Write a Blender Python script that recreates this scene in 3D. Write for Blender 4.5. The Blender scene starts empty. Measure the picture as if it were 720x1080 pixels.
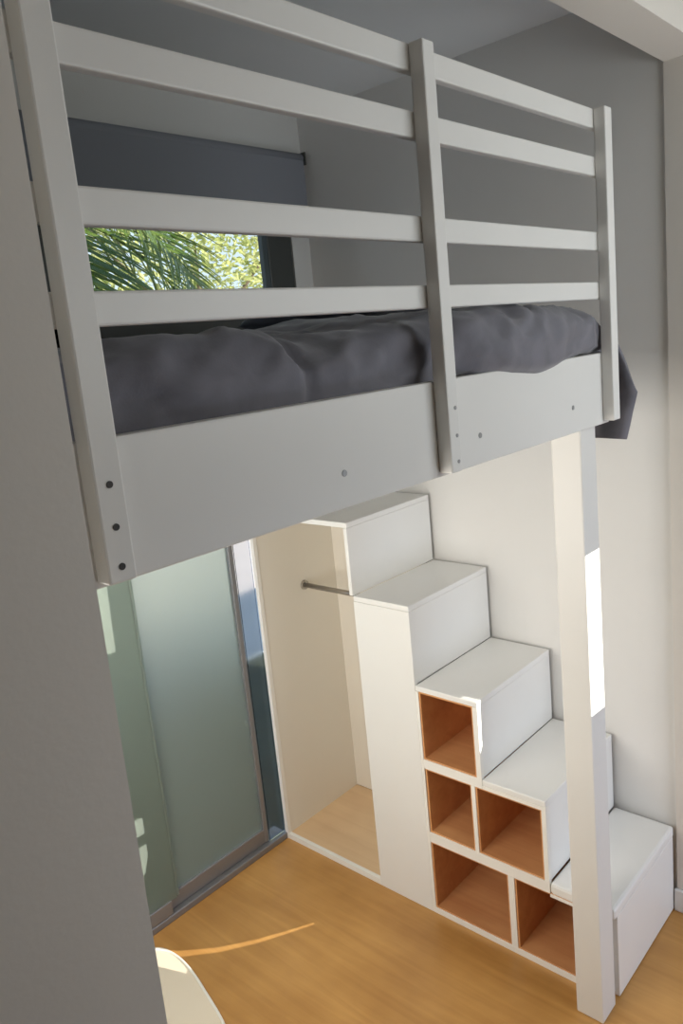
import bpy, bmesh, math, random
from mathutils import Vector, Matrix, noise
random.seed(7)
sc = bpy.context.scene
COL = sc.collection
V = Vector

# ------------------------------------------------------------------ helpers
def new_bm():
    return bmesh.new()

def add_box(bm, x0, x1, y0, y1, z0, z1, bevel=0.0, seg=2):
    vs = [bm.verts.new((x, y, z)) for z in (z0, z1) for y in (y0, y1) for x in (x0, x1)]
    fs = [(0, 2, 3, 1), (4, 5, 7, 6), (0, 1, 5, 4), (2, 6, 7, 3), (0, 4, 6, 2), (1, 3, 7, 5)]
    faces = [bm.faces.new([vs[i] for i in f]) for f in fs]
    if bevel > 0:
        es = list({e for f in faces for e in f.edges})
        bmesh.ops.bevel(bm, geom=es, offset=bevel, offset_type='OFFSET', segments=seg,
                        profile=0.5, affect='EDGES', clamp_overlap=True)
    return bm

def box(*a, **k):
    return add_box(new_bm(), *a, **k)

def add_tube(bm, p0, p1, r0, r1=None, n=16, cap=True):
    r1 = r0 if r1 is None else r1
    p0, p1 = V(p0), V(p1)
    d = (p1 - p0).normalized()
    u = d.cross(V((0, 0, 1)))
    if u.length < 1e-4:
        u = d.cross(V((1, 0, 0)))
    u.normalize(); w = d.cross(u)
    ra, rb = [], []
    for i in range(n):
        a = 2 * math.pi * i / n
        o = u * math.cos(a) + w * math.sin(a)
        ra.append(bm.verts.new(p0 + o * r0)); rb.append(bm.verts.new(p1 + o * r1))
    for i in range(n):
        j = (i + 1) % n
        bm.faces.new((ra[i], ra[j], rb[j], rb[i]))
    if cap:
        bm.faces.new(list(reversed(ra))); bm.faces.new(rb)
    return bm

def obj(name, bm, mat, parent=None, smooth=False):
    """link a bmesh (in world coordinates) as ONE mesh object"""
    bmesh.ops.recalc_face_normals(bm, faces=bm.faces)
    me = bpy.data.meshes.new(name)
    off = V((0, 0, 0))
    q = parent
    while q is not None:
        off += V(q.location); q = q.parent
    if parent is None:
        xs = [v.co.x for v in bm.verts]; ys = [v.co.y for v in bm.verts]; zs = [v.co.z for v in bm.verts]
        off = V(((min(xs) + max(xs)) / 2, (min(ys) + max(ys)) / 2, min(zs)))
    bmesh.ops.translate(bm, verts=bm.verts, vec=-off)
    bm.to_mesh(me); bm.free()
    o = bpy.data.objects.new(name, me)
    COL.objects.link(o)
    if parent is None:
        o.location = off
    else:
        o.parent = parent
    me.materials.append(mat)
    if smooth:
        for p in me.polygons:
            p.use_smooth = True
    return o

def struct(name, bm, mat, parent=None):
    o = obj(name, bm, mat, parent)
    if parent is None:
        o['kind'] = 'structure'
    return o

def thing(name, label, cat, loc, group=None):
    o = bpy.data.objects.new(name, None)
    COL.objects.link(o)
    o.location = loc
    o['label'] = label; o['category'] = cat
    if group:
        o['group'] = group
    return o

def tag(o, label, cat, group=None):
    o['label'] = label; o['category'] = cat
    if group:
        o['group'] = group
    return o

# ------------------------------------------------------------------ materials
def mat_new(name):
    m = bpy.data.materials.new(name); m.use_nodes = True
    nt = m.node_tree
    return m, nt, nt.nodes['Principled BSDF']

def paint(name, col, rough=0.5, bump=0.0, scale=60.0, metallic=0.0, vary=0.03, spec=0.5):
    m, nt, b = mat_new(name)
    b.inputs['Roughness'].default_value = rough
    b.inputs['Metallic'].default_value = metallic
    b.inputs['Specular IOR Level'].default_value = spec
    tc = nt.nodes.new('ShaderNodeTexCoord')
    nz = nt.nodes.new('ShaderNodeTexNoise'); nz.inputs['Scale'].default_value = 3.0
    nz.inputs['Detail'].default_value = 3.0
    nt.links.new(tc.outputs['Object'], nz.inputs['Vector'])
    mx = nt.nodes.new('ShaderNodeMix'); mx.data_type = 'RGBA'
    mx.inputs[6].default_value = (*[c * (1 - vary) for c in col], 1)
    mx.inputs[7].default_value = (*[min(1, c * (1 + vary)) for c in col], 1)
    nt.links.new(nz.outputs['Fac'], mx.inputs[0])
    nt.links.new(mx.outputs[2], b.inputs['Base Color'])
    if bump > 0:
        n2 = nt.nodes.new('ShaderNodeTexNoise'); n2.inputs['Scale'].default_value = scale
        n2.inputs['Detail'].default_value = 4.0
        nt.links.new(tc.outputs['Object'], n2.inputs['Vector'])
        bp = nt.nodes.new('ShaderNodeBump'); bp.inputs['Strength'].default_value = bump
        bp.inputs['Distance'].default_value = 0.002
        nt.links.new(n2.outputs['Fac'], bp.inputs['Height'])
        nt.links.new(bp.outputs['Normal'], b.inputs['Normal'])
    return m

def wood(name, dark, light, rough=0.4, plank=0.0, axis='Y', grain=1.0, seam=0.8):
    """wood grain stretched along an axis; plank>0 adds boards of that width"""
    m, nt, b = mat_new(name)
    b.inputs['Roughness'].default_value = rough
    L = nt.links
    tc = nt.nodes.new('ShaderNodeTexCoord')
    mp = nt.nodes.new('ShaderNodeMapping')
    s = {'X': (1.2, 22, 22), 'Y': (22, 1.2, 22), 'Z': (22, 22, 1.2)}[axis]
    mp.inputs['Scale'].default_value = s
    L.new(tc.outputs['Object'], mp.inputs['Vector'])
    nz = nt.nodes.new('ShaderNodeTexNoise'); nz.inputs['Scale'].default_value = 1.0 * grain
    nz.inputs['Detail'].default_value = 6.0; nz.inputs['Roughness'].default_value = 0.6
    nz.inputs['Distortion'].default_value = 0.6
    L.new(mp.outputs['Vector'], nz.inputs['Vector'])
    n2 = nt.nodes.new('ShaderNodeTexNoise'); n2.inputs['Scale'].default_value = 3.5
    n2.inputs['Detail'].default_value = 3.0
    L.new(tc.outputs['Object'], n2.inputs['Vector'])
    add = nt.nodes.new('ShaderNodeMath'); add.operation = 'MULTIPLY_ADD'
    add.inputs[1].default_value = 0.55
    L.new(n2.outputs['Fac'], add.inputs[0]); 
    mu = nt.nodes.new('ShaderNodeMath'); mu.operation = 'MULTIPLY'; mu.inputs[1].default_value = 0.45
    L.new(nz.outputs['Fac'], mu.inputs[0]); L.new(mu.outputs[0], add.inputs[2])
    fac = add.outputs[0]
    if plank > 0:
        br = nt.nodes.new('ShaderNodeTexBrick')
        br.inputs['Scale'].default_value = 1.0
        br.inputs['Brick Width'].default_value = 0.9
        br.inputs['Row Height'].default_value = plank
        br.inputs['Mortar Size'].default_value = 0.0012
        br.inputs['Mortar Smooth'].default_value = 0.3
        br.inputs['Color1'].default_value = (0.42, 0.42, 0.42, 1)
        br.inputs['Color2'].default_value = (0.58, 0.58, 0.58, 1)
        br.inputs['Mortar'].default_value = (0.30, 0.30, 0.30, 1)
        rot = nt.nodes.new('ShaderNodeMapping')
        rot.inputs['Rotation'].default_value = (0, 0, math.radians(90))
        L.new(tc.outputs['Object'], rot.inputs['Vector'])
        L.new(rot.outputs['Vector'], br.inputs['Vector'])
        a2 = nt.nodes.new('ShaderNodeMath'); a2.operation = 'ADD'
        L.new(fac, a2.inputs[0]); L.new(br.outputs['Color'], a2.inputs[1])
        a3 = nt.nodes.new('ShaderNodeMath'); a3.operation = 'SUBTRACT'; a3.inputs[1].default_value = 0.5
        L.new(a2.outputs[0], a3.inputs[0]); fac = a3.outputs[0]
    cr = nt.nodes.new('ShaderNodeValToRGB')
    cr.color_ramp.elements[0].position = 0.30; cr.color_ramp.elements[0].color = (*dark, 1)
    cr.color_ramp.elements[1].position = 0.72; cr.color_ramp.elements[1].color = (*light, 1)
    L.new(fac, cr.inputs['Fac']); L.new(cr.outputs['Color'], b.inputs['Base Color'])
    bp = nt.nodes.new('ShaderNodeBump'); bp.inputs['Strength'].default_value = 0.08
    bp.inputs['Distance'].default_value = 0.002
    L.new(fac, bp.inputs['Height']); L.new(bp.outputs['Normal'], b.inputs['Normal'])
    return m

def fabric(name, col, rough=0.85, vary=0.12, sheen=0.3):
    m, nt, b = mat_new(name)
    L = nt.links
    b.inputs['Roughness'].default_value = rough
    b.inputs['Sheen Weight'].default_value = sheen
    b.inputs['Sheen Roughness'].default_value = 0.5
    tc = nt.nodes.new('ShaderNodeTexCoord')
    nz = nt.nodes.new('ShaderNodeTexNoise'); nz.inputs['Scale'].default_value = 9.0
    nz.inputs['Detail'].default_value = 5.0; nz.inputs['Distortion'].default_value = 1.0
    L.new(tc.outputs['Object'], nz.inputs['Vector'])
    cr = nt.nodes.new('ShaderNodeValToRGB')
    cr.color_ramp.elements[0].color = (*[c * (1 - vary) for c in col], 1)
    cr.color_ramp.elements[1].color = (*[c * (1 + vary) for c in col], 1)
    cr.color_ramp.elements[0].position = 0.3; cr.color_ramp.elements[1].position = 0.7
    L.new(nz.outputs['Fac'], cr.inputs['Fac']); L.new(cr.outputs['Color'], b.inputs['Base Color'])
    wv = nt.nodes.new('ShaderNodeTexNoise'); wv.inputs['Scale'].default_value = 260.0
    L.new(tc.outputs['Object'], wv.inputs['Vector'])
    bp = nt.nodes.new('ShaderNodeBump'); bp.inputs['Strength'].default_value = 0.25
    bp.inputs['Distance'].default_value = 0.001
    L.new(wv.outputs['Fac'], bp.inputs['Height']); L.new(bp.outputs['Normal'], b.inputs['Normal'])
    return m

def frosted(name, col, rough=0.42, trans=0.82):
    m, nt, b = mat_new(name)
    b.inputs['Base Color'].default_value = (*col, 1)
    b.inputs['Transmission Weight'].default_value = trans
    b.inputs['Roughness'].default_value = rough
    b.inputs['IOR'].default_value = 1.3
    return m

def clear_glass(name):
    m = bpy.data.materials.new(name); m.use_nodes = True
    nt = m.node_tree; nt.nodes.clear()
    out = nt.nodes.new('ShaderNodeOutputMaterial')
    t = nt.nodes.new('ShaderNodeBsdfTransparent'); t.inputs['Color'].default_value = (0.93, 0.96, 0.95, 1)
    g = nt.nodes.new('ShaderNodeBsdfGlossy'); g.inputs['Roughness'].default_value = 0.02
    fr = nt.nodes.new('ShaderNodeFresnel'); fr.inputs['IOR'].default_value = 1.35
    mx = nt.nodes.new('ShaderNodeMixShader')
    nt.links.new(fr.outputs[0], mx.inputs[0]); nt.links.new(t.outputs[0], mx.inputs[1])
    nt.links.new(g.outputs[0], mx.inputs[2]); nt.links.new(mx.outputs[0], out.inputs[0])
    return m

def leafmat(name, c1, c2, rough=0.4, trans=0.3):
    m = bpy.data.materials.new(name); m.use_nodes = True
    nt = m.node_tree; b = nt.nodes['Principled BSDF']; L = nt.links
    b.inputs['Roughness'].default_value = rough
    tc = nt.nodes.new('ShaderNodeTexCoord')
    nz = nt.nodes.new('ShaderNodeTexNoise'); nz.inputs['Scale'].default_value = 4.0
    L.new(tc.outputs['Object'], nz.inputs['Vector'])
    cr = nt.nodes.new('ShaderNodeValToRGB')
    cr.color_ramp.elements[0].color = (*c1, 1); cr.color_ramp.elements[1].color = (*c2, 1)
    cr.color_ramp.elements[0].position = 0.35; cr.color_ramp.elements[1].position = 0.65
    L.new(nz.outputs['Fac'], cr.inputs['Fac']); L.new(cr.outputs['Color'], b.inputs['Base Color'])
    tr = nt.nodes.new('ShaderNodeBsdfTranslucent'); L.new(cr.outputs['Color'], tr.inputs['Color'])
    mx = nt.nodes.new('ShaderNodeMixShader'); mx.inputs[0].default_value = trans
    out = nt.nodes['Material Output']
    L.new(b.outputs[0], mx.inputs[1]); L.new(tr.outputs[0], mx.inputs[2]); L.new(mx.outputs[0], out.inputs[0])
    return m

M = dict(
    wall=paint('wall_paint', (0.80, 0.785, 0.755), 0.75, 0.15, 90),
    shaded_wall=paint('shaded_wall_paint', (0.60, 0.595, 0.565), 0.75, 0.15, 90),  # wall paint darkened to put the alcove's upper shade into its colour
    room_wall=paint('taupe_room_wall', (0.26, 0.235, 0.20), 0.8, 0.15, 90),
    partition=paint('partition_paint', (0.76, 0.715, 0.65), 0.7, 0.15, 90),
    ceiling=paint('ceiling_paint', (0.70, 0.71, 0.71), 0.8, 0.1, 60),
    bed=paint('bed_paint', (0.76, 0.745, 0.71), 0.38, 0.12, 40),
    bed_screw=paint('dark_screw', (0.05, 0.048, 0.045), 0.5, metallic=0.6),
    bolt=paint('bolt_cap', (0.36, 0.36, 0.36), 0.4, metallic=0.5),
    melamine=paint('white_melamine', (0.83, 0.82, 0.79), 0.35),
    edge=paint('white_edging', (0.88, 0.86, 0.81), 0.35),
    closet=paint('bounce_tinted_melamine', (0.80, 0.755, 0.67), 0.45),  # white panels tinted with the warm bounce inside the wardrobe
    cubby=wood('cubby_wood', (0.52, 0.22, 0.085), (0.76, 0.41, 0.18), 0.4, 0, 'Y'),
    closet_floor=wood('closet_floor_wood', (0.66, 0.44, 0.25), (0.84, 0.62, 0.38), 0.45, 0, 'Y'),
    floor=wood('bamboo_floor', (0.40, 0.185, 0.045), (0.68, 0.37, 0.115), 0.36, 0, 'Y'),
    alu=paint('grey_aluminium', (0.27, 0.27, 0.28), 0.42, metallic=0.55),
    alu_dark=paint('dark_aluminium', (0.16, 0.15, 0.14), 0.45, metallic=0.5),
    jamb=paint('polished_jamb', (0.20, 0.235, 0.29), 0.16, metallic=0.9),
    dark=paint('charcoal_frame', (0.055, 0.06, 0.055), 0.4),
    blind=paint('grey_blind', (0.215, 0.225, 0.25), 0.8, 0.2, 150),
    chrome=paint('brushed_steel', (0.45, 0.42, 0.38), 0.3, metallic=0.9),
    frost=frosted('frosted_glass', (0.64, 0.715, 0.645)),
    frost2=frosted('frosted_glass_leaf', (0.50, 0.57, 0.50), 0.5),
    sidelight=frosted('smoked_glass', (0.72, 0.73, 0.76), 0.10, 1.0),
    glass=clear_glass('clear_glass'),
    duvet=fabric('charcoal_cotton', (0.15, 0.145, 0.168), vary=0.2),
    pillow=fabric('black_cotton', (0.045, 0.045, 0.055)),
    mattress=fabric('mattress_ticking', (0.30, 0.30, 0.31)),
    mat=paint('pale_sheet', (0.86, 0.75, 0.59), 0.22),
    sheet_rim=paint('white_sheet_edge', (0.92, 0.88, 0.80), 0.3),
    palm=leafmat('palm_leaf', (0.055, 0.10, 0.012), (0.20, 0.26, 0.045), 0.18),
    tree=leafmat('tree_leaf', (0.42, 0.46, 0.13), (0.74, 0.70, 0.32), 0.5, 0.45),
    shrub=leafmat('shrub_leaf', (0.03, 0.075, 0.02), (0.08, 0.15, 0.04), 0.4),
    bark=paint('bark', (0.16, 0.12, 0.08), 0.9, 0.6, 25, vary=0.3),
    slate=paint('blue_slate', (0.20, 0.25, 0.29), 0.7, 0.3, 20, vary=0.2),
    sand=paint('pale_sand', (0.86, 0.74, 0.64), 0.9, 0.3, 20, vary=0.1),
    soil=paint('garden_ground', (0.075, 0.085, 0.055), 0.95, 0.6, 15, vary=0.3),
)

# ------------------------------------------------------------------ measured planes
XS, XR = -0.013, 0.4955            # stair side plane, alcove right wall
YR1, YR2, YR3, YR4, YR5 = 0.992, 0.745, 0.497, 0.2685, 0.061
Z1, Z2, Z3, Z4, Z5 = 1.434, 1.166, 0.882, 0.6085, 0.3265
ZC, ZL = 2.966, 2.749              # ceiling, lintel underside
YW = 1.52                          # window wall
XJ = -1.5445                        # left jamb of the alcove opening
YF0, YF1 = -0.07, 0.05             # front wall thickness
RX0, RX1, RY0 = -3.3, 1.6, -1.35    # room behind the camera
SUN = V((-0.12, 1.0, -0.30)).normalized()

# ------------------------------------------------------------------ boolean cut of a wall
def cut(o, bms):
    for k, bm in enumerate(bms):
        bmesh.ops.recalc_face_normals(bm, faces=bm.faces)
        me = bpy.data.meshes.new('cutter'); bm.to_mesh(me); bm.free()
        c = bpy.data.objects.new('cutter', me); COL.objects.link(c)
        md = o.modifiers.new('cut', 'BOOLEAN'); md.object = c; md.operation = 'DIFFERENCE'; md.solver = 'EXACT'
        bpy.context.view_layer.update()
        dg = bpy.context.evaluated_depsgraph_get()
        nm = bpy.data.meshes.new_from_object(o.evaluated_get(dg))
        o.modifiers.clear(); old = o.data; o.data = nm; nm.name = o.name
        bpy.data.meshes.remove(old)
        bpy.data.objects.remove(c); bpy.data.meshes.remove(me)

def sun_prism(pts, ycen=RY0 - 0.03, half=0.12):
    """prism along the sun's direction whose section reaches the given points"""
    bm = new_bm()
    a, b = [], []
    for p in pts:
        p = V(p)
        t0 = (p.y - (ycen - half)) / SUN.y; t1 = (p.y - (ycen + half)) / SUN.y
        a.append(bm.verts.new(p - SUN * t0)); b.append(bm.verts.new(p - SUN * t1))
    n = len(pts)
    bm.faces.new(a); bm.faces.new(list(reversed(b)))
    for i in range(n):
        j = (i + 1) % n
        bm.faces.new((a[i], b[i], b[j], a[j]))
    return bm

# ------------------------------------------------------------------ the setting
struct('floor', box(RX0 - 0.1, RX1 + 0.1, RY0 - 0.1, YW + 0.03, -0.08, 0.0), M['floor'])
struct('ceiling', box(RX0 - 0.1, RX1 + 0.1, RY0 - 0.1, YW + 0.1, ZC, ZC + 0.1), M['ceiling'])
struct('wall_right', box(XR, XR + 0.1, YF1, YW, 0, ZC), M['wall'])
wlf = struct('wall_left', box(-1.66, -1.56, YF1, YW, 0, ZC), M['wall'])

# added frame around the unseen fill light on the alcove's closed side
b4 = new_bm()
for a in ((0.12, 1.40, 0.865, 0.90), (0.12, 1.40, 1.70, 1.735), (0.12, 0.155, 0.90, 1.70), (1.365, 1.40, 0.90, 1.70)):
    add_box(b4, -1.56, -1.53, a[0], a[1], a[2], a[3])
struct('fill_frame_side', b4, M['edge'])

# front wall: left pier, lintel and right pier around the alcove opening
bm = new_bm()
add_box(bm, RX0, XJ, YF0, YF1, 0, ZC)
add_box(bm, XJ, 0.483, YF0, YF1, ZL, ZC)
add_box(bm, 0.483, RX1, YF0, YF1, 0, ZC)
bmesh.ops.remove_doubles(bm, verts=bm.verts, dist=1e-5)
struct('wall_front', bm, M['partition'])
struct('baseboard_right', box(0.470, 0.483, YF0 - 0.013, YF1 + 0.008, 0, 0.085, bevel=0.004), M['melamine'])

# window wall with the door opening and the window opening
DX0, DX1, DZ1 = -1.50, -0.013, 1.98
WX0, WX1, WZ0, WZ1 = -1.35, 0.395, 2.12, 2.78
wb = struct('wall_back', box(-1.66, XR + 0.1, YW, YW + 0.1, 0, ZC), M['shaded_wall'])
cut(wb, [box(-0.2, 0.36, YW - 0.1, YW + 0.2, -0.1, 1.38), box(DX0, DX1, YW - 0.1, YW + 0.2, -0.1, DZ1), box(WX0, WX1, YW - 0.1, YW + 0.2, WZ0, WZ1)])

# upper window
w1 = struct('window_1', (lambda b: (add_box(b, WX0, WX1, YW + 0.005, YW + 0.06, WZ0, WZ0 + 0.078, bevel=0.004),
                                    add_box(b, WX0, WX1, YW + 0.005, YW + 0.06, WZ1 - 0.045, WZ1, bevel=0.004),
                                    add_box(b, -0.80, -0.64, YW + 0.005, YW + 0.06, WZ0, WZ1, bevel=0.004),
                                    add_box(b, WX0, WX0 + 0.05, YW + 0.005, YW + 0.06, WZ0, WZ1, bevel=0.004),
                                    add_box(b, 0.262, WX1, YW + 0.005, YW + 0.06, WZ0, WZ1, bevel=0.004),
                                    b)[-1])(new_bm()), M['dark'])
struct('pane', box(WX0 + 0.03, 0.28, YW + 0.03, YW + 0.036, WZ0 + 0.02, WZ1 - 0.02), M['glass'], w1)

# sliding door
d1 = struct('door_1', (lambda b: (add_box(b, DX0, DX1, YW - 0.012, YW + 0.075, 0, 0.028, bevel=0.004),
                                  add_box(b, DX0, DX1, YW + 0.0, YW + 0.075, DZ1 - 0.05, DZ1, bevel=0.004),
                                  add_box(b, DX0, DX0 + 0.04, YW + 0.0, YW + 0.075, 0, DZ1, bevel=0.004),
                                  b)[-1])(new_bm()), M['alu'])
struct('sidelight_pane', box(-0.096, -0.0145, YW + 0.006, YW + 0.011, 0.0285, 1.39), M['sidelight'], d1)
struct('door_jamb', box(-0.096, -0.0135, YW + 0.001, YW + 0.030, 1.39, DZ1 - 0.05, bevel=0.001), M['alu_dark'], d1)
leafr = struct('sliding_leaf', (lambda b: (add_box(b, -0.62, -0.0965, YW + 0.012, YW + 0.036, 0.028, 0.092, bevel=0.005),
                                           add_box(b, -0.120, -0.0965, YW + 0.010, YW + 0.036, 0.028, DZ1 - 0.05, bevel=0.004),
                                           b)[-1])(new_bm()), M['alu'], d1)
struct('pane', box(-0.70, -0.118, YW + 0.020, YW + 0.026, 0.085, DZ1 - 0.04), M['frost'], leafr)
leafl = struct('sliding_leaf', (lambda b: (add_box(b, DX0 + 0.04, -0.60, YW - 0.010, YW + 0.006, 0.028, 0.085, bevel=0.004),
                                           b)[-1])(new_bm()), M['alu'], d1)
struct('pane', box(DX0 + 0.04, -0.574, YW - 0.005, YW + 0.001, 0.08, DZ1 - 0.04), M['frost2'], leafl)
struct('edge_strip', box(-0.574, -0.562, YW - 0.006, YW + 0.003, 0.085, DZ1 - 0.04, bevel=0.002), M['frost2'], leafl)

# the rest of the room behind the camera
wr = struct('wall_rear', box(RX0 - 0.1, RX1 + 0.1, RY0 - 0.06, RY0, 0, ZC), M['room_wall'])
arc = [(-0.742, 1.453), (-0.689, 1.356), (-0.598, 1.258), (-0.492, 1.176), (-0.405, 1.121), (-0.31, 1.066)]
arcp = [(x - 0.009 * (1 - i / 7), y - 0.014 * (1 - i / 7), 0) for i, (x, y) in enumerate(arc)] + \
       [(x + 0.009 * (1 - i / 7), y + 0.014 * (1 - i / 7), 0) for i, (x, y) in reversed(list(enumerate(arc)))]
cuts = [  # slots added to the unseen wall to shape the sun patches
    [(-0.1030, 0.061, 0.990), (-0.0170, 0.061, 0.984), (-0.0170, 0.061, 1.446), (-0.1030, 0.061, 1.446)],      # bright patch on the bed leg
    [(-0.0115, YR3, 0.70), (0.005, YR3, 0.72), (0.012, YR3, 0.90), (-0.0115, YR3, 0.90)],                    # sliver on the riser edge
    arcp,  # curved slit throwing a caustic-like streak on the floor
    [(-0.78, 1.40, 0), (-0.735, 1.275, 0), (-0.70, 1.30, 0), (-0.708, 1.40, 0), (-0.735, 1.455, 0)],         # far end of the pale sheet
    [(-0.73, 1.515, 0.215), (-0.684, 1.515, 0.25), (-0.664, 1.515, 0.31), (-0.662, 1.515, 0.46), (-0.73, 1.515, 0.47)],
    [(-0.73, 1.515, 1.10), (-0.662, 1.515, 1.09), (-0.656, 1.515, 1.33), (-0.73, 1.515, 1.33)],
]
cut(wr, [sun_prism(c) for c in cuts])
def frame_y(x0, x1, y0, y1, z0, z1, t):
    b = new_bm()
    add_box(b, x0 - t, x1 + t, y0, y1, z0 - t, z0); add_box(b, x0 - t, x1 + t, y0, y1, z1, z1 + t)
    add_box(b, x0 - t, x0, y0, y1, z0, z1); add_box(b, x1, x1 + t, y0, y1, z0, z1)
    return b
struct('fill_frame_low', frame_y(-0.56, 0.76, RY0, RY0 + 0.04, 0.10, 1.215, 0.03), M['edge'])  # added frame around the low fill, no window opening behind it
struct('fill_frame_high', frame_y(-0.68, 0.72, RY0, RY0 + 0.04, 1.92, 2.50, 0.03), M['edge'])  # added frame around the high fill, no window opening behind it
struct('wall_side', box(RX0 - 0.1, RX0, RY0, YF0, 0, ZC), M['room_wall'])
struct('wall_end', box(RX1, RX1 + 0.1, RY0, YF0, 0, ZC), M['wall'])

# ------------------------------------------------------------------ loft bed
bed = thing('loft_bed', 'white timber loft bed with slatted guard rail and deep side board above the wardrobe', 'bed', (-0.75, 0.03, 0.0))
PZ0, PZ1 = 1.794, 2.5447
def post(x0, x1):
    p = obj('post', box(x0, x1, 0.0, 0.030, PZ0, PZ1, bevel=0.003), M['bed'], bed)
    return p
def screw(parent, x, y, z, r, mat, name='screw'):
    b = new_bm(); add_tube(b, (x, y + 0.004, z), (x, y - 0.0012, z), r, r * 0.9, 14)
    s = obj(name, b, mat, parent)
    return s
p1 = post(-1.4887, -1.4498)
p2 = post(-0.7663, -0.7316)
p3 = post(-0.0387, 0.0)
for z in (1.915, 1.863, 1.814):
    screw(p1, -1.4695, 0, z, 0.0048, M['bed_screw'])
    screw(p2, -0.7435, 0, z, 0.0040, M['bolt'])
for z0, z1 in ((2.5, 2.545), (2.3912, 2.4362), (2.2165, 2.261), (2.0995, 2.1411)):
    obj('guard_rail', box(-1.540, -0.001, 0.0302, 0.050, z0, z1, bevel=0.0035), M['bed'], bed)
sb = obj('side_board', box(-1.540, -0.001, 0.0302, 0.058, 1.7856, 1.9665, bevel=0.003), M['bed'], bed)
for x, z in ((-1.029, 1.844), (-0.618, 1.844), (-0.204, 1.848)):
    screw(sb, x, 0.0302, z, 0.0062, M['bolt'], 'bolt_cap')
obj('end_board', box(-0.028, -0.001, 0.0585, 1.42, 1.7856, 1.9665, bevel=0.003), M['bed'], bed)
obj('end_board', box(-1.540, -1.512, 0.0585, 1.42, 1.7856, 1.9665, bevel=0.003), M['bed'], bed)
obj('rear_board', box(-1.540, -0.001, 1.4205, 1.448, 1.7856, 1.9665, bevel=0.003), M['bed'], bed)
for i in range(11):
    x = -1.44 + i * 0.1335
    obj('slat', box(x - 0.04, x + 0.04, 0.0585, 1.42, 1.835, 1.853, bevel=0.003), M['bed'], bed)
obj('leg', box(-0.1044, -0.0162, 0.0614, 0.1464, 0.0, 1.7854, bevel=0.004), M['bed'], bed)

# ------------------------------------------------------------------ mattress, duvet, pillow
mt = obj('mattress', box(-1.500, -0.060, 0.105, 1.40, 1.8535, 1.995, bevel=0.03, seg=4), M['mattress'], smooth=True)
tag(mt, 'thin grey mattress lying on the loft bed slats under the charcoal duvet', 'mattress')

def fbm(p, s, o=4):
    return noise.fractal(V(p) * s, 1.0, 2.0, o)

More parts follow.
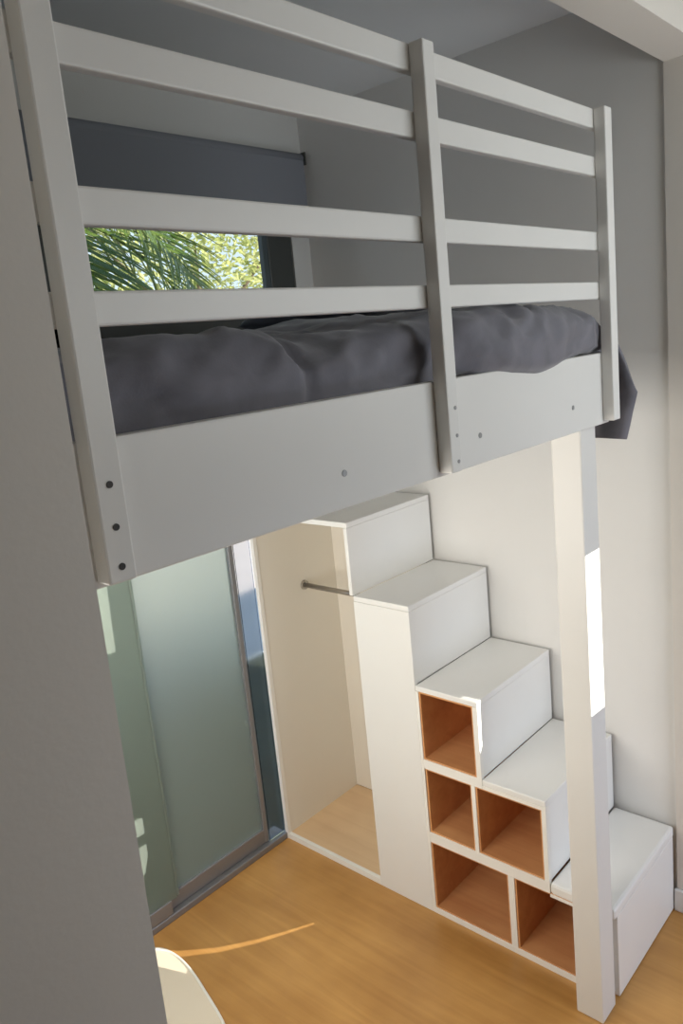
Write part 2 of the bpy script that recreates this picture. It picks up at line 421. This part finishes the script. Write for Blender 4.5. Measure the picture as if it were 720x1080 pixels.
def duvet_mesh():
    """quilt draped over the mattress: a section swept along the bed"""
    bm = new_bm()
    nx, x0, x1 = 150, -1.505, 0.035
    rows = []
    for i in range(nx + 1):
        u = i / nx
        x = x0 + (x1 - x0) * u
        right = min(1, max(0, (x + 0.72) / 0.10)) * min(1, max(0, (0.0 - x) / 0.07)) if x < 0.0 else 0.0
        bul = 0.0
        # swelling of the right bay over the board's edge
        t = min(1, max(0, (x + 0.70) / 0.10)); bul = t * t * (3 - 2 * t)
        t2 = min(1, max(0, (x + 0.03) / 0.06)); bul *= 1 - t2 * t2
        ztop = 2.078 + 0.006 * math.sin(x * 9) + 0.012 * bul * math.sin((x + .72) / .75 * math.pi)
        drop = 0.0
        if x > -0.16:
            q = (x + 0.16) / 0.195; drop = 0.075 * q ** 2.4
        ztop -= drop
        # the lower hem dips lowest a third of the way into the right bay
        hem = 1.952 + bul * (0.018 - 0.030 * math.exp(-((x + 0.36) / 0.16) ** 2) - 0.010 * min(1, max(0, (-0.40 - x) / 0.2)))
        yb = 0.0645
        yf = 0.0645 - 0.050 * bul * (0.55 + 0.45 * math.sin(min(1, max(0, (x + .72) / .70)) * math.pi))
        sec = []
        # front underside -> front face -> top -> back
        if bul > 0.02:
            sec.append((0.0645, max(hem, 1.9675)))
            sec.append((min(0.0645, yf + 0.02), max(hem, 1.9685) if yf > 0.03 else hem + 0.004))
        else:
            sec.append((0.0665, 1.945)); sec.append((0.066, 1.95))
        h = ztop - (hem if bul > 0.02 else 1.95)
        zb = ztop - h
        for k in range(1, 15):
            a = k / 14 * math.pi / 2
            yy = yf + 0.075 * (1 - math.cos(a)) ** 1.3 - 0.010 * math.sin(a * 2)
            zz = zb + h * (math.sin(a)) ** 0.80
            sec.append((yy, zz))
        ye = sec[-1][0]
        for k in range(1, 41):
            yy = ye + (1.42 - ye) * k / 40
            zz = ztop + 0.010 * math.sin(yy * 4 + x * 2)
            if k > 36:
                zz -= 0.10 * ((k - 36) / 4) ** 2
            sec.append((yy, zz))
        row = []
        for k, (yy, zz) in enumerate(sec):
            n1 = fbm((x, yy * 1.3, zz * 0.6), 3.2, 3)
            n2 = fbm((x * 1.0 + zz * 1.6 + 4, yy, zz * 0.8 + 7), 8.0, 4)
            crease = -abs(fbm((x * 0.8 - zz * 1.6 + 11, yy * 0.7, zz * 0.9 + x * 0.5), 5.5, 3)) if k < 30 else -abs(fbm((x * 0.9, yy * 0.9, 3), 5.0, 2)) * 0.5
            amp = min(1.0, k / 4) * (0.35 if k < 17 else 1.0)
            d = 0.014 * n1 + 0.009 * n2 + 0.032 * crease + 0.012 - 0.016 * math.exp(-((x + 1.055 + (zz - 2.0) * 0.15) / 0.014) ** 2)
            ny, nz = (0.0, 1.0) if k > 16 else (-math.cos((k - 2) / 14 * math.pi / 2), math.sin(max(0, (k - 2)) / 14 * math.pi / 2))
            y2, z2 = yy + ny * d * (1 if k > 16 else 0.9) * min(1, k / 4), zz + nz * d * min(1, k / 4)
            lim = 0.0645 if (z2 < 1.9665 and bul < 0.02) else (0.052 if bul < 0.02 else -1)
            y2 = max(y2, lim)
            if bul < 0.9 and k > 1:
                y2 = max(y2, 0.0525 - 0.06 * bul)
            if -0.80 < x < -0.69 or x > -0.075:
                y2 = max(y2, 0.0525 if x < -0.69 else 0.034)
            row.append(bm.verts.new((x, y2, z2)))
        rows.append(row)
    for i in range(nx):
        for k in range(len(rows[0]) - 1):
            bm.faces.new((rows[i][k], rows[i + 1][k], rows[i + 1][k + 1], rows[i][k + 1]))
    return bm

dv = obj('duvet', duvet_mesh(), M['duvet'], smooth=True)
tag(dv, 'crumpled charcoal duvet filling the loft bed behind the white guard rail', 'duvet')
sol = dv.modifiers.new('thickness', 'SOLIDIFY'); sol.thickness = 0.012; sol.offset = -1

# the duvet's end hanging down past the bed's right end
def overhang():
    bm = new_bm()
    ny, nz = 60, 26
    rows = []
    for j in range(ny + 1):
        v = j / ny
        y = -0.020 + 1.34 * v
        row = []
        for k in range(nz + 1):
            t = k / nz                                   # 0 top, 1 bottom hem
            z = 2.03 - (2.03 - 1.728) * t
            yy = y
            if j < 10:                                   # the front corner leans back at the top, kinks out half-way
                f = (1 - j / 10)
                if z > 1.855:
                    yy = y + f * 0.062 * ((z - 1.855) / 0.175) ** 0.9
                else:
                    yy = y + f * 0.034 * ((1.855 - z) / 0.127)
            fold = 0.018 * math.sin(yy * 34 + z * 9) + 0.012 * fbm((yy, z, 0), 7, 3)
            out = 0.055 * math.sin(min(1, t * 2.2) * math.pi / 2)
            x = 0.012 + out + fold * min(1, t * 3) * 0.6
            if t < 0.12:
                x -= (0.12 - t) * 0.35
            row.append(bm.verts.new((max(x, 0.012), yy, z + 0.004 * math.sin(yy * 20))))
        rows.append(row)
    for j in range(ny):
        for k in range(nz):
            bm.faces.new((rows[j][k], rows[j][k + 1], rows[j + 1][k + 1], rows[j + 1][k]))
    return bm
oh = obj('duvet_overhang', overhang(), M['duvet'], dv, smooth=True)
s2 = oh.modifiers.new('thickness', 'SOLIDIFY'); s2.thickness = 0.010; s2.offset = 1

def pillow_mesh(cx, cy, cz, sx, sy, sz):
    bm = new_bm()
    n = 28
    grid = {}
    for side in (1, -1):
        for i in range(n + 1):
            for j in range(n + 1):
                u, v = i / n * 2 - 1, j / n * 2 - 1
                if side < 0 and (i in (0, n) or j in (0, n)):
                    grid[(side, i, j)] = grid[(1, i, j)]; continue
                pr = (max(0, 1 - u ** 4) * max(0, 1 - v ** 4)) ** 0.55
                pin = 1 - 0.07 * (u * u) * (v * v) - 0.05 * (1 - abs(abs(u) - abs(v)))
                z = side * sz * pr * (1 + 0.12 * fbm((u, v, side), 2.0, 3)) * (1.0 if side > 0 else 0.6)
                grid[(side, i, j)] = bm.verts.new((cx + u * sx * pin, cy + v * sy * pin, cz + z))
    for side in (1, -1):
        for i in range(n):
            for j in range(n):
                q = [grid[(side, i, j)], grid[(side, i + 1, j)], grid[(side, i + 1, j + 1)], grid[(side, i, j + 1)]]
                bm.faces.new(q if side > 0 else q[::-1])
    return bm
pw = obj('pillow', pillow_mesh(-0.215, 0.72, 2.128, 0.215, 0.30, 0.052), M['pillow'], smooth=True)
tag(pw, 'dark pillow lying on the charcoal duvet behind the lowest guard rail', 'pillow')

# ------------------------------------------------------------------ storage staircase with open wardrobe
st = thing('storage_staircase', 'white storage staircase with wood-lined cubbyholes and an open wardrobe at its top end', 'staircase', (0.24, 0.75, 0.0))
SR = XR - 0.018
TH = 0.016
def part(name, bm, m=None, parent=None, smooth=False):
    return obj(name, bm, m or M['melamine'], parent or st, smooth)
# treads: front y, back y, top z, riser below down to z
steps = [(YR1, 1.5195, Z1, Z2), (YR2, YR1, Z2, Z3), (YR3, YR2, Z3, Z4), (YR4, YR3, Z4, Z5), (YR5, YR4, Z5, 0.0)]
for i, (ya, yb, z, zb) in enumerate(steps):
    t = 0.020 if i < 4 else 0.040
    fy = ya if i < 4 else ya - 0.004
    part('tread', box(XS, SR, fy, yb - 0.0005 if i else yb, z - t, z, bevel=0.003 if i < 4 else 0.010))
    if i < 4:
        part('riser', box(XS if i == 0 else XS + TH + 0.0002, SR, ya + 0.001, ya + TH, zb, z - t - 0.0003, bevel=0.001))
# bottom step: drawer-like front panel, dark recess at its left edge
part('front_panel', box(0.014, SR, YR5, YR5 + TH, 0.004, Z5 - 0.0425, bevel=0.002))
part('recess_panel', box(XS + 0.014, SR, YR5 + 0.022, YR5 + 0.034, 0.0, Z5 - 0.0405), M['edge'])
# closed side panel between wardrobe and cubbyholes
part('side_panel', box(XS, XS + TH, YR2, YR1, 0.0, Z2 - 0.0203, bevel=0.001))
part('wardrobe_divider', box(XS + TH, SR, YR1 - TH, YR1 - 0.0002, 0.0, Z2 - 0.0203))
# cubbyhole openings on the side: y0,y1,z0,z1
S5, S4 = Z5 - 0.0203, Z4 - 0.0203
cub = [(0.516, 0.733, Z4 + 0.0, Z3 - 0.0205),
       (0.542, 0.731, Z5 + 0.0, Z4 - 0.034),
       (0.2845, 0.5265, Z5 + 0.0, Z4 - 0.034),
       (0.421, 0.729, 0.055, Z5 - 0.038),
       (0.170, 0.3975, 0.055, Z5 - 0.038)]
bm = new_bm()
def fr(y0, y1, z0, z1):
    add_box(bm, XS, XS + TH, y0, y1, z0, z1, bevel=0.001)
# outline strips of the cubby front, not overlapping
fr(0.733, 0.7448, 0.0, Z3 - 0.0205)                                  # left stile, full height
fr(0.0825, 0.733, 0.0, 0.022)                                        # bottom rail
fr(0.0825, 0.2683, Z5 - 0.050, Z5 - 0.0403)                          # shelf front, first level
fr(0.2687, 0.733, Z5 - 0.038, Z5)
fr(0.2687, 0.4968, Z4 - 0.034, Z4 - 0.0203)                          # shelf front, second level
fr(0.4972, 0.733, Z4 - 0.034, Z4)
fr(0.4975, 0.516, Z4, Z3 - 0.0205)                                   # stile right of the top hole
fr(0.5265, 0.542, Z5, Z4 - 0.034)
fr(0.2687, 0.2845, Z5, Z4 - 0.034)
fr(0.3975, 0.421, 0.022, Z5 - 0.038)
fr(0.0825, 0.170, 0.022, Z5 - 0.038)
part('cubby_frame', bm, M['edge'])
cub[3] = (0.421, 0.733, 0.022, Z5 - 0.038); cub[4] = (0.170, 0.3975, 0.022, Z5 - 0.038)
for (y0, y1, z0, z1) in cub:
    b = new_bm()
    w = 0.006; xa, xb = XS + 0.004, 0.36
    add_box(b, xa, xb, y0, y0 + w, z0, z1)
    add_box(b, xa, xb, y1 - w, y1, z0, z1)
    add_box(b, xa, xb, y0 + w, y1 - w, z0, z0 + w)
    add_box(b, xa, xb, y0 + w, y1 - w, z1 - w, z1)
    add_box(b, xb - w, xb, y0 + w, y1 - w, z0 + w, z1 - w)
    c = part('cubbyhole', b, M['cubby'])
    c['label'] = 'open cubbyhole lined with orange-brown wood'
# wardrobe
part('end_panel', box(XS, SR, 1.505, 1.5195, 0.0, Z1 - 0.0205, bevel=0.001), M['closet'])
part('back_panel', box(0.435, 0.45, YR1 + 0.018, 1.5045, 0.022, Z1 - 0.0205), M['closet'])
wf = part('wardrobe_floor', box(XS + TH, 0.434, YR1, 1.5045, 0.004, 0.020), M['closet_floor'])
wf['label'] = 'bare wooden wardrobe floor'
part('plinth', box(XS, XS + TH, YR1, 1.5045, 0.0, 0.024, bevel=0.001), M['edge'])
part('edge_strip', box(XS - 0.0015, XS + 0.016, 1.502, 1.5195, 0.0, Z1 - 0.021), M['edge'])
b = new_bm(); add_tube(b, (0.238, 1.5045, 1.060), (0.238, YR1 + 0.0005, 1.060), 0.0105, n=20)
rod = part('hanging_rail', b, M['chrome'], smooth=True)
b = new_bm(); add_tube(b, (0.238, 1.5048, 1.060), (0.238, 1.494, 1.060), 0.021, 0.019, 20)
part('rail_socket', b, M['chrome'], rod)

# ------------------------------------------------------------------ roller blind over the window
bl = thing('roller_blind', 'plain grey roller blind half lowered over the high window', 'blind', (-0.45, 1.47, 2.56))
part('blind_fabric', box(-1.45, 0.462, 1.474, 1.478, 2.530, 2.782), M['blind'], bl)
part('bottom_bar', box(-1.45, 0.462, 1.469, 1.483, 2.515, 2.532, bevel=0.003), M['blind'], bl)
b = new_bm(); add_tube(b, (-1.45, 1.492, 2.792), (0.462, 1.492, 2.792), 0.020, n=20)
part('roller_tube', b, M['blind'], bl, smooth=True)
part('bracket', box(0.4625, 0.470, 1.465, 1.5195, 2.765, 2.815, bevel=0.002), M['dark'], bl)

# ------------------------------------------------------------------ pale curved sheet on the floor by the sliding door
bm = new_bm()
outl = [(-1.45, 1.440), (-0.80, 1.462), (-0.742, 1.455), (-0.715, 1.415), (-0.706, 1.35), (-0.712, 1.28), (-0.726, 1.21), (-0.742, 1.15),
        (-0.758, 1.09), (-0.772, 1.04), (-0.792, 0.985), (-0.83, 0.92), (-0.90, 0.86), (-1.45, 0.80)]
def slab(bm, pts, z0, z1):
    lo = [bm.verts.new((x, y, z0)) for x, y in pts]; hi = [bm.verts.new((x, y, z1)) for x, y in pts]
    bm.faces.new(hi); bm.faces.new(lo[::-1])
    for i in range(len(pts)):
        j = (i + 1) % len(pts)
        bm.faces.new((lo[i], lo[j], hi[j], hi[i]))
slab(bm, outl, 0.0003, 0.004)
sheet_o = obj('pale_floor_sheet', bm, M['mat'])
tag(sheet_o, 'pale flat sheet with a curved white edge, on the floor by the sliding door', 'mat')
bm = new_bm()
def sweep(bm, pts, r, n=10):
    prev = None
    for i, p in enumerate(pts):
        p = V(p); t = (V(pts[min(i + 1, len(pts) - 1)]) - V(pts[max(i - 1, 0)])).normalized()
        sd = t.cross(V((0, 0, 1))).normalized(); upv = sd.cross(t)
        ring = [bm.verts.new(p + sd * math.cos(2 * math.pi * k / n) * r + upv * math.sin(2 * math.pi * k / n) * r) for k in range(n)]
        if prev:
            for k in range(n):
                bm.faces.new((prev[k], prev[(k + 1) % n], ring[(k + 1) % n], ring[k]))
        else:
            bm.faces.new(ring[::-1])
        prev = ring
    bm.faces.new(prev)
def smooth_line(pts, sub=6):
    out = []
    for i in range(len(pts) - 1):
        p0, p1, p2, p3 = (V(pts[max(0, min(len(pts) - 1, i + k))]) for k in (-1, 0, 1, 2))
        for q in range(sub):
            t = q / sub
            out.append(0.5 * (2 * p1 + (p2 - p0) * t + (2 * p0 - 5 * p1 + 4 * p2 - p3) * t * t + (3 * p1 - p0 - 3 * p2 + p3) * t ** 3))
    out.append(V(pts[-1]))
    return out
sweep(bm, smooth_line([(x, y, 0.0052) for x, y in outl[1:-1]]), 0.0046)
obj('sheet_edge', bm, M['sheet_rim'], sheet_o, smooth=True)

# ------------------------------------------------------------------ garden beyond the window wall
gd = struct('ground', box(-9, 12, YW + 0.03, 30, -0.30, -0.10), M['soil'])
struct('path_slate', box(-9, 12, 3.35, 4.55, -0.0999, -0.085), M['slate'])
struct('path_sand', box(-9, 12, 4.55, 13, -0.0999, -0.085), M['sand'])

def frond(base, az, el, length, droop, nleaf=34):
    """one palm frond: arching midrib with two rows of narrow folded leaflets"""
    bm = new_bm()
    pts = []
    h = V((math.cos(az), math.sin(az), 0))
    p = V(base); e = el; n = 24
    for i in range(n + 1):
        pts.append(p.copy())
        d = h * math.cos(e) + V((0, 0, math.sin(e)))
        p = p + d * (length / n); e -= droop / n
    for i in range(n):
        add_tube(bm, pts[i], pts[i + 1], 0.016 * (1 - i / n) + 0.003, 0.016 * (1 - (i + 1) / n) + 0.003, 6, cap=(i in (0, n - 1)))
    for k in range(nleaf):
        s = 0.16 + 0.83 * k / nleaf
        f = s * n; i = min(n - 1, int(f)); q = pts[i].lerp(pts[i + 1], f - i)
        t = (pts[i + 1] - pts[i]).normalized()
        side = t.cross(V((0, 0, 1))).normalized(); up = side.cross(t)
        L = length * 0.34 * math.sin(math.pi * (0.12 + 0.80 * s)) * random.uniform(0.85, 1.1)
        for sg in (-1, 1):
            d = (side * sg * 0.80 + t * 0.60 + up * random.uniform(-0.05, 0.28)).normalized()
            w = 0.017
            wv = t.cross(d).cross(d).normalized() * w
            prev = None
            for m in range(6):
                u = m / 5
                c = q + d * (L * u) + V((0, 0, -0.30 * L * u * u))
                ww = wv * (1 - 0.85 * u) * (0.5 + min(0.5, u * 4))
                ridge = up * (0.006 * (1 - u))
                cur = [bm.verts.new(c - ww), bm.verts.new(c + ridge), bm.verts.new(c + ww)]
                if prev:
                    bm.faces.new((prev[0], prev[1], cur[1], cur[0])); bm.faces.new((prev[1], prev[2], cur[2], cur[1]))
                prev = cur
    return bm

def palm(x, y, h, n, ln, label, seed):
    random.seed(seed)
    t = thing('palm_tree', label, 'palm', (x, y, -0.1))
    b = new_bm()
    for i in range(16):
        z0, z1 = -0.1 + (h + 0.1) * i / 16, -0.1 + (h + 0.1) * (i + 1) / 16
        add_tube(b, (x, y, z0), (x, y, z1), 0.105, 0.125, 14)
    part('trunk', b, M['bark'], t)
    for k in range(n):
        az = 2 * math.pi * (k * 0.381966) + random.uniform(-.2, .2)
        el = math.radians(random.uniform(-10, 60))
        part('frond', frond((x + 0.08 * math.cos(az), y + 0.08 * math.sin(az), h), az, el, ln * random.uniform(0.85, 1.1), random.uniform(1.2, 2.0)), M['palm'], t)
    return t
palm(0.20, 4.2, 3.10, 21, 2.0, 'green palm with long narrow leaflets, left side of the high window', 3)

def foliage_cloud(cx, cy, cz, rx, ry, rz, n, size):
    bm = new_bm()
    for _ in range(n):
        while True:
            p = V((random.uniform(-1, 1), random.uniform(-1, 1), random.uniform(-1, 1)))
            if 0.35 < p.length < 1 + 0.15 * noise.noise(p * 3):
                break
        c = V((cx + p.x * rx, cy + p.y * ry, cz + p.z * rz))
        a = V((random.gauss(0, 1), random.gauss(0, 1), random.gauss(0, .6))).normalized()
        bdir = a.cross(V((random.gauss(0, 1), random.gauss(0, 1), random.gauss(0, 1)))).normalized()
        nn = a.cross(bdir)
        s = size * random.uniform(0.6, 1.3)
        vs = [bm.verts.new(c - a * s), bm.verts.new(c + bdir * s * 0.42 + nn * s * .12), bm.verts.new(c + a * s), bm.verts.new(c - bdir * s * 0.42 + nn * s * .12)]
        bm.faces.new((vs[0], vs[1], vs[2])); bm.faces.new((vs[0], vs[2], vs[3]))
    return bm

def tree(name, label, cat, x, y, trunk_h, c, r, n, size, mat, seed):
    random.seed(seed)
    t = thing(name, label, cat, (x, y, -0.1))
    b = new_bm(); add_tube(b, (x, y, -0.1), (x, y, trunk_h), 0.13, 0.06, 12)
    for k in range(6):
        a = k * 1.05
        add_tube(b, (x, y, trunk_h * 0.75), (x + r[0] * .55 * math.cos(a), y + r[1] * .55 * math.sin(a), trunk_h * 0.95 + 0.5), 0.04, 0.012, 8)
    part('trunk', b, M['bark'], t)
    part('foliage', foliage_cloud(c[0], c[1], c[2], r[0], r[1], r[2], n, size), mat, t)
tree('garden_tree', 'sunlit yellow-green tree, right side of the high window', 'tree', 4.1, 6.9, 2.9, (4.1, 6.9, 3.2), (2.1, 1.6, 1.6), 9500, 0.055, M['tree'], 5)
tree('garden_shrub', 'dark green shrub low behind the palm in the high window', 'shrub', 0.5, 8.6, 1.5, (0.5, 8.6, 1.6), (1.8, 1.2, 1.7), 5000, 0.10, M['shrub'], 9)

# ------------------------------------------------------------------ lights
def area(name, loc, tgt, sx, sy, power, col, spread=180):
    l = bpy.data.lights.new(name, 'AREA'); l.shape = 'RECTANGLE'; l.size = sx; l.size_y = sy
    l.energy = power; l.color = col; l.spread = math.radians(spread)
    o = bpy.data.objects.new(name, l); COL.objects.link(o)
    o.location = loc
    o.rotation_euler = (V(tgt) - V(loc)).to_track_quat('-Z', 'Y').to_euler()
    return o
area('rear_fill_low', (0.2, RY0 + 0.01, 0.66), (0.2, 0, 0.66), 1.0, 1.08, 10.2, (0.83, 0.94, 1.16))  # added low fill from the unseen rear side
area('rear_fill_high', (0.02, RY0 + 0.01, 2.21), (0.02, 0, 2.21), 1.4, 0.58, 11.6, (0.93, 0.99, 1.0))  # added high fill, also behind the camera
area('alcove_fill', (-1.55, 0.76, 1.3), (0, 0.76, 1.3), 1.2, 0.8, 20.0, (1.0, 0.965, 0.90))  # added warm fill from the alcove's unseen left side

sl = bpy.data.lights.new('sun', 'SUN'); sl.energy = 9.0; sl.angle = math.radians(0.06); sl.color = (1.0, 0.95, 0.86)
so = bpy.data.objects.new('sun', sl); COL.objects.link(so)
so.rotation_euler = SUN.to_track_quat('-Z', 'Y').to_euler()

w = bpy.data.worlds.new('sky'); sc.world = w; w.use_nodes = True
nt = w.node_tree
bg = nt.nodes['Background']; bg.inputs['Strength'].default_value = 1.35
tc = nt.nodes.new('ShaderNodeTexCoord'); sx = nt.nodes.new('ShaderNodeSeparateXYZ')
cr = nt.nodes.new('ShaderNodeValToRGB')
cr.color_ramp.elements[0].position = 0.0; cr.color_ramp.elements[0].color = (0.80, 0.90, 1.0, 1)
cr.color_ramp.elements[1].position = 0.7; cr.color_ramp.elements[1].color = (0.30, 0.50, 0.85, 1)
nt.links.new(tc.outputs['Generated'], sx.inputs[0]); nt.links.new(sx.outputs['Z'], cr.inputs['Fac'])
nt.links.new(cr.outputs['Color'], bg.inputs['Color'])

# ------------------------------------------------------------------ camera (calibrated: f = 821.7 px of 1080, small principal-point offset)
F, PX, PY = 821.7287, 373.1133, 517.891
yaw, pit, rol = (math.radians(a) for a in (-47.6626, -10.8441, -5.4614))
fw = V((-math.sin(yaw) * math.cos(pit), math.cos(yaw) * math.cos(pit), math.sin(pit)))
rt = fw.cross(V((0, 0, 1))).normalized(); up = rt.cross(fw)
rt, up = rt * math.cos(rol) + up * math.sin(rol), -rt * math.sin(rol) + up * math.cos(rol)
cd = bpy.data.cameras.new('camera'); cam = bpy.data.objects.new('camera', cd); COL.objects.link(cam)
cam.matrix_world = Matrix(((rt.x, up.x, -fw.x, -1.9501), (rt.y, up.y, -fw.y, -0.8262), (rt.z, up.z, -fw.z, 2.0538), (0, 0, 0, 1)))
cd.sensor_fit = 'VERTICAL'; cd.sensor_height = 36.0; cd.lens = F / 1080 * 36.0
cd.shift_x = -(PX - 360) / 1080; cd.shift_y = (PY - 540) / 1080
cd.clip_start = 0.02; cd.clip_end = 200
sc.camera = cam

# ------------------------------------------------------------------ view
sc.view_settings.view_transform = 'Standard'
try:
    sc.view_settings.look = 'None'
except Exception:
    pass
sc.view_settings.gamma = 1.0; sc.view_settings.use_curve_mapping = False
sc.view_settings.exposure = 0.0
sc.cycles.use_denoising = True
sc.cycles.max_bounces = 10; sc.cycles.diffuse_bounces = 6; sc.cycles.transmission_bounces = 8
sc.cycles.sample_clamp_indirect = 6.0
